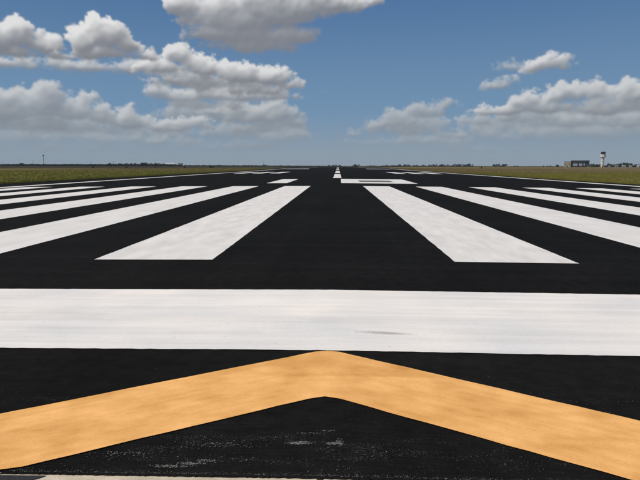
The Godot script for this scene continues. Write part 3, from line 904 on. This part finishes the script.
func build_trees() -> void:
	make_tree_meshes()
	rng.seed = 501
	belt("scrub", -30, 172, 640, 4.0, 720, "dark low scrub along the horizon on the left", M.leaf)
	belt("scrub", 172, 262, 240, 2.6, 760, "thin dark line of scrub left of the runway's far end", M.leaf_b)
	belt("scrub", 262, 470, 420, 2.5, 860, "thin hazy line of scrub beyond the runway's far end", M.leaf_b)
	belt("scrub", 470, 566, 150, 1.0, 840, "very low line of scrub left of the beige terminal", M.leaf_b)
	belt("scrub", 586, 665, 190, 3.8, 860, "dark low scrub behind the control tower", M.leaf)
	var k := "dark tree in the "
	clump(-18, 18, 8, 2.0, 700, k + "leftmost row on the horizon", "trees at the far left")
	clump(19.5, 22.5, 2, 3.1, 690, k + "pair left of the light pole", "trees near the thin left mast")
	clump(24, 34, 5, 2.3, 700, k + "clump just left of the tall light pole", "trees left of the light pole")
	clump(46, 60, 4, 1.8, 700, k + "low row right of the tall light pole", "trees right of the light pole")
	clump(60, 78, 6, 2.3, 700, k + "row between light pole and second mast", "trees between pole and mast")
	clump(80, 108, 8, 1.9, 710, k + "row around the second thin mast", "trees by the second mast")
	clump(108, 130, 9, 3.1, 690, k + "tall clump by the third thin mast", "trees by the third mast")
	clump(130, 150, 8, 3.4, 690, k + "tallest clump left of the white hangars", "trees left of the white hangars")
	clump(150, 165, 7, 3.2, 690, k + "clump touching the white hangar's left end", "trees at the hangar's left end")
	clump(173.5, 175, 1, 3.0, 650, "single dark tree standing between the two white hangars", "")
	clump(180.5, 183, 1, 3.0, 690, "single dark tree at the right end of the smaller white hangar", "")
	clump(184, 222, 7, 1.5, 740, k + "thin row between the hangars and the runway", "trees right of the hangars")
	clump(220, 222.5, 1, 2.1, 740, "small dark tree sticking out of the thin row left of the runway", "")
	clump(240, 270, 6, 1.6, 800, k + "row around the rightmost thin mast", "trees by the rightmost mast")
	clump(278, 326, 9, 1.6, 900, "small hazy tree in the row beyond the runway's far end", "trees beyond the runway end")
	clump(328, 340, 4, 2.4, 900, "small hazy tree in the clump above the centreline", "trees above the centreline")
	clump(353, 360, 3, 2.7, 880, "small hazy tree in the clump right of the centreline", "first clump right of the centreline")
	clump(366, 386, 6, 1.9, 880, "small hazy tree in the row above the right white block", "row above the right block")
	clump(386, 405, 6, 2.4, 870, "small dark tree in the row where the right grass begins", "row where the right grass begins")
	clump(406, 430, 7, 1.9, 870, "small dark tree in the row above the right touchdown bars", "row above the touchdown bars")
	clump(432, 452, 7, 2.5, 860, "small dark tree in the even row over the right grass", "even row over the right grass")
	clump(454, 472.5, 7, 2.7, 850, "small dark tree in the last row before the gap", "row before the gap")
	clump(492.5, 498.5, 3, 2.9, 830, "dark round tree in the clump right of the gap", "clump right of the gap")
	clump(501, 506.5, 3, 2.8, 830, "dark round tree in the second clump right of the gap", "second clump right of the gap")
	clump(512, 518, 2, 1.5, 830, "low dark tree in the third, lowest clump right of the gap", "third clump right of the gap")
	clump(542, 552, 3, 1.5, 830, "low dark tree in the row left of the twin trees", "low trees left of the terminal")
	clump(553.5, 561, 2, 2.6, 830, "dark round tree in the pair left of the terminal", "twin trees left of the terminal")
	clump(589, 600, 5, 3.0, 850, "dark tree in the clump between terminal and tower", "trees between terminal and tower")
	clump(607, 617, 5, 3.3, 850, "dark tree in the clump just right of the tower", "trees right of the tower")
	clump(617, 633, 7, 4.0, 850, "dark tree in the tall clump near the right edge", "tall trees near the right edge")
	clump(633, 662, 9, 2.8, 850, "dark tree in the row at the right edge", "trees at the right edge")

# ------------------------------------------------------------------ buildings and masts
func build_tower() -> void:
	var t := 800.0
	var o := thing("control_tower", "white airport control tower with dark glass cab", "control tower", on_ground(602.3, t), -0.45)
	var st := st_new()
	lathe(st, [Vector2(0, -1.0), Vector2(2.5, -1.0), Vector2(2.3, 6.0), Vector2(2.15, 14.4)], 8, PI / 8)
	part("shaft", st.commit(), M.tower_white, o)
	st = st_new()
	lathe(st, [Vector2(2.15, 13.6), Vector2(3.9, 15.0), Vector2(4.2, 15.3), Vector2(4.2, 18.2), Vector2(4.35, 18.3), Vector2(4.35, 18.75), Vector2(2.9, 18.75)], 8, PI / 8)
	part("observation_deck", st.commit(), M.tower_white, o)
	st = st_new()
	lathe(st, [Vector2(0, 18.7), Vector2(2.95, 18.7), Vector2(2.95, 19.5)], 8, PI / 8)
	var cab := part("cab", st.commit(), M.grey_metal, o)
	for k in 8:
		var a := TAU * k / 8.0 + PI / 8; var b := TAU * (k + 1) / 8.0 + PI / 8
		st = st_new()
		var i0 := 2.93; var i1 := 3.35
		quad(st, Vector3(cos(a) * i0, 19.5, sin(a) * i0), Vector3(cos(a) * i1, 21.9, sin(a) * i1), Vector3(cos(b) * i1, 21.9, sin(b) * i1), Vector3(cos(b) * i0, 19.5, sin(b) * i0))
		part("pane", st.commit(), M.glass, cab)
		st = st_new()
		tube(st, [Vector3(cos(a) * 2.97, 19.45, sin(a) * 2.97), Vector3(cos(a) * 3.39, 21.95, sin(a) * 3.39)], [0.12, 0.12], 5)
		part("mullion", st.commit(), M.dark_metal, cab)
	st = st_new()
	lathe(st, [Vector2(0, 21.9), Vector2(3.65, 21.9), Vector2(3.65, 22.5), Vector2(2.6, 22.8), Vector2(0, 22.9)], 8, PI / 8)
	var roof := part("roof", st.commit(), M.dark_roof, o)
	for q in [[0.9, 0.4, 2.4], [-1.1, -0.3, 1.7], [0.2, -1.2, 1.3]]:
		st = st_new()
		tube(st, [Vector3(q[0], 22.8, q[1]), Vector3(q[0], 22.8 + q[2], q[1])], [0.05, 0.03], 5)
		part("antenna", st.commit(), M.grey_metal, roof)
	for k in 8:                              # rail round the deck
		var a := TAU * k / 8.0 + PI / 8; var b := TAU * (k + 1) / 8.0 + PI / 8
		st = st_new()
		for h in [19.2, 19.75]:
			tube(st, [Vector3(cos(a) * 4.2, h, sin(a) * 4.2), Vector3(cos(b) * 4.2, h, sin(b) * 4.2)], [0.05, 0.05], 4)
		tube(st, [Vector3(cos(a) * 4.2, 18.7, sin(a) * 4.2), Vector3(cos(a) * 4.2, 19.75, sin(a) * 4.2)], [0.05, 0.05], 4)
		part("railing", st.commit(), M.dark_metal, o)
	for h in [3.5, 7.5, 11.5]:
		part("window", box_mesh(Vector3(-0.45, h, 2.05), Vector3(0.45, h + 1.3, 2.26)), M.glass, o)
	part("door", box_mesh(Vector3(-0.7, 0.0, 2.2), Vector3(0.7, 2.2, 2.42)), M.dark_metal, o)

func build_terminal() -> void:
	var t := 780.0
	var k := t / FOCAL                       # metres per pixel of the photograph at that depth
	var o := thing("terminal_building", "beige terminal block with a dark flat roof over open bays", "building", on_ground(576.5, t), -0.42)
	part("wall", box_mesh(Vector3(-11.5 * k, -1, -9), Vector3(-5.2 * k, 5.2 * k, 3)), M.beige, o, "plain beige block at the left end")
	part("parapet", box_mesh(Vector3(-11.7 * k, 5.2 * k, -9.3), Vector3(-5.1 * k, 5.45 * k, 3.2)), M.dull_beige, o)
	var rf := part("roof", box_mesh(Vector3(-5.2 * k, 4.9 * k, -10), Vector3(11.3 * k, 6.3 * k, 5.5)), M.dark_roof, o)
	part("roof_edge", box_mesh(Vector3(-5.4 * k, 6.3 * k, -10.2), Vector3(11.5 * k, 6.5 * k, 5.7)), M.dark_metal, rf)
	part("back_wall", box_mesh(Vector3(-5.1 * k, -1, -9.5), Vector3(11.0 * k, 4.9 * k, -8.5)), M.dark_metal, o)
	for q in [[-3.2, 0.8], [1.8, 5.0], [6.0, 7.4]]:
		var w := part("bay_panel", box_mesh(Vector3(q[0] * k, 1.4 * k, 4.0), Vector3(q[1] * k, 4.6 * k, 4.3)), M.panel, o)
		part("bay_base", box_mesh(Vector3(q[0] * k, -1, 3.9), Vector3(q[1] * k, 1.35 * k, 4.35)), M.dark_metal, w)
	for x in [-4.9, 1.2, 5.4, 8.2, 10.9]:
		part("column", box_mesh(Vector3(x * k - 0.35, -1, 4.4), Vector3(x * k + 0.35, 4.9 * k, 5.1)), M.dark_metal, o)
	part("door", box_mesh(Vector3(-8.9 * k, -0.5, 3.0), Vector3(-7.9 * k, 2.4, 3.08)), M.dark_metal, o)
	for x in [-10.5, -6.8]:
		part("window", box_mesh(Vector3(x * k, 3.2, 3.0), Vector3((x + 0.9) * k, 4.6, 3.06)), M.glass, o)

func hut(called: String, label: String, cat: String, px: float, t: float, wide: float, tall: float, deep: float, wall: Material, roofm: Material, turn := 0.0, doors := 1, group := "") -> void:
	var o := thing(called, label, cat, on_ground(px, t), turn, group)
	var w := wide * 0.5
	part("wall", box_mesh(Vector3(-w, -0.8, -deep), Vector3(w, tall * 0.68, 0)), wall, o)
	var st := st_new()
	var e := 0.35
	var y0 := tall * 0.66; var y1 := tall
	var a := Vector3(-w - e, y0, e); var b := Vector3(w + e, y0, e); var c := Vector3(w + e, y1, -deep * 0.5); var d := Vector3(-w - e, y1, -deep * 0.5)
	var f := Vector3(-w - e, y0, -deep - e); var g := Vector3(w + e, y0, -deep - e)
	quad(st, a, d, c, b); quad(st, g, c, d, f); tri(st, a, f, d); tri(st, b, c, g); quad(st, a, b, g, f)
	part("roof", st.commit(), roofm, o)
	for k in doors:
		var x := -w + wide * (k + 0.5) / doors
		part("door", box_mesh(Vector3(x - wide * 0.13, -0.2, 0.0), Vector3(x + wide * 0.13, tall * 0.5, 0.07)), M.dark_metal, o)

func build_buildings() -> void:
	build_tower()
	build_terminal()
	hut("annex_building", "dull beige low annex at the terminal's right end", "building", 588.2, 770, 7.0, 4.4, 9, M.dull_beige, M.beige, -0.4)
	hut("hangar", "larger white low hangar among the trees on the left", "hangar", 170, 735, 12.0, 4.6, 16, M.panel, M.sheet_white, 0.3, 2, "white hangars on the left")
	hut("hangar", "smaller white hangar right of the larger one", "hangar", 178, 745, 8.0, 3.6, 14, M.panel, M.panel, 0.3, 1, "white hangars on the left")
	hut("shed", "small white shed just right of the tower's foot", "shed", 609.4, 780, 1.7, 1.5, 2, M.sheet_white, M.sheet_white, -0.4)
	hut("shed", "pale grey-green shed under the tall trees, nearest the tower", "shed", 616.5, 800, 4.4, 2.2, 5, M.beige, M.panel, -0.4)
	hut("shed", "pale shed in the middle of the row under tall trees", "shed", 624, 800, 5.0, 2.4, 5, M.panel, M.panel, -0.4)
	hut("shed", "white shed right of the pale one, before the trees", "shed", 630.6, 780, 3.4, 1.9, 4, M.sheet_white, M.sheet_white, -0.4)
	hut("shed", "white shed cut by the right edge of the picture", "shed", 639.5, 800, 6.0, 3.4, 6, M.sheet_white, M.panel, -0.4)
	# masts on the left
	var t := 700.0
	var k := t / FOCAL
	var o := thing("light_pole", "tall light pole with a lamp head above the left trees", "light pole", on_ground(44, t), 0.4)
	var st := st_new()
	tube(st, [Vector3(0, -0.5, 0), Vector3(0, 10.4 * k, 0)], [0.32, 0.2], 8)
	part("pole", st.commit(), M.dark_metal, o)
	part("lamp_rack", box_mesh(Vector3(-1.0, 10.1 * k, -0.25), Vector3(1.0, 10.5 * k, 0.25)), M.dark_metal, o)
	for x in [-0.95, -0.3, 0.35]:
		part("lamp", box_mesh(Vector3(x, 10.5 * k, -0.3), Vector3(x + 0.6, 11.1 * k, 0.35)), M.grey_metal, o)
	for q in [[33.3, 5.8, "thin mast left of the tall light pole"], [91.7, 5.2, "thin mast over the second row of trees on the left"], [113.5, 4.8, "thin mast over the tall tree clump left of the hangars"], [263.6, 5.6, "thin mast standing nearest the runway's left edge"], [2.6, 4.4, "thin mast at the left edge of the picture"]]:
		var m := thing("mast", q[2], "mast", on_ground(q[0], t), 0.2, "thin masts on the left")
		st = st_new()
		tube(st, [Vector3(0, -0.5, 0), Vector3(0, q[1] * k, 0)], [0.17, 0.09], 6)
		part("pole", st.commit(), M.dark_metal, m)
		part("crossarm", box_mesh(Vector3(-0.6, q[1] * k * 0.93, -0.06), Vector3(0.6, q[1] * k * 0.93 + 0.14, 0.06)), M.dark_metal, m)

func sign_board(px: float, t: float, wide: float, tall: float, legs: float, label: String, m: Material, group: String, turn := 0.0) -> void:
	var o := thing("airfield_sign", label, "sign", on_ground(px, t), turn, group)
	part("panel", box_mesh(Vector3(-wide / 2, legs, -0.07), Vector3(wide / 2, legs + tall, 0.07)), m, o)
	part("frame", box_mesh(Vector3(-wide / 2 - 0.03, legs + tall, -0.09), Vector3(wide / 2 + 0.03, legs + tall + 0.04, 0.09)), M.dark_metal, o)
	for s in [-0.32, 0.32]:
		part("leg", box_mesh(Vector3(s * wide - 0.03, -0.1, -0.03), Vector3(s * wide + 0.03, legs, 0.03)), M.dark_metal, o)
	part("base", box_mesh(Vector3(-wide * 0.45, -0.1, -0.18), Vector3(wide * 0.45, 0.03, 0.18)), M.panel, o)

func build_field_objects() -> void:
	var g := "small dark signs in the left grass"
	sign_board(93, 235, 1.0, 0.5, 0.35, "small dark sign in the left grass, leftmost of the row", M.sign_back, g)
	sign_board(126.5, 240, 0.7, 0.5, 0.3, "small dark sign in the left grass, second from the left", M.sign_back, g)
	sign_board(155.5, 245, 0.6, 0.42, 0.22, "small dark sign in the left grass, third from the left", M.sign_back, g)
	sign_board(184.6, 235, 0.6, 0.55, 0.15, "small dark sign in the left grass below the hangars' right end", M.sign_back, g)
	sign_board(210.6, 235, 0.75, 0.85, 0.12, "left one of two black signs standing close together", M.sign_back, "pair of black signs")
	sign_board(212.9, 238, 0.7, 0.80, 0.25, "right one of two black signs standing close together", M.sign_back, "pair of black signs")
	sign_board(481.6, 240, 0.5, 0.75, 0.2, "small dark sign at the far edge of the right grass", M.sign_back, "", 0.0)
	sign_board(600, 480, 0.9, 0.6, 0.15, "small yellow sign before the tower's foot", M.sign_yellow, "", -0.4)
	sign_board(588.3, 500, 0.8, 0.6, 0.15, "small yellow sign before the terminal's right end", M.sign_yellow, "", -0.4)

func _ready() -> void:
	# camera
	var cam := Camera3D.new(); cam.name = "camera"
	add_child(cam)
	cam.fov = rad_to_deg(2.0 * atan(240.0 / FOCAL))
	cam.far = 9000.0
	cam.near = 0.05
	cam.position = Vector3(EYE_X, EYE_H, 0)
	cam.rotation = Vector3(-PITCH, YAW, ROLL)
	cam.current = true
	# sky
	var env := Environment.new()
	env.background_mode = Environment.BG_SKY
	var sky := Sky.new()
	var pm := PanoramaSkyMaterial.new()
	pm.panorama = make_sky()
	pm.energy_multiplier = 1.0
	sky.sky_material = pm
	env.sky = sky
	env.tonemap_mode = Environment.TONE_MAPPER_LINEAR
	env.tonemap_exposure = 1.0
	env.fog_enabled = true
	env.fog_density = 0.00009
	env.fog_light_color = Color(0.80, 0.86, 0.92)
	env.sdfgi_enabled = true; env.ssao_enabled = true; env.ssil_enabled = true
	var we := WorldEnvironment.new(); we.name = "world"; we.environment = env
	add_child(we)
	# sun, high on the left and a little behind
	var sun := DirectionalLight3D.new(); sun.name = "sun"
	sun.light_energy = 1.2
	sun.light_color = Color(1.0, 0.95, 0.87)
	sun.light_angular_distance = 0.53
	sun.shadow_enabled = true
	add_child(sun)
	sun.rotation = Vector3(deg_to_rad(-52.0), deg_to_rad(-75.0), 0)
	print("sky done ", Time.get_ticks_msec())
	make_materials()
	print("materials done ", Time.get_ticks_msec())
	build_ground()
	build_runway()
	build_pad()
	build_buildings()
	build_trees()
	build_field_objects()
	print("all done ", Time.get_ticks_msec())
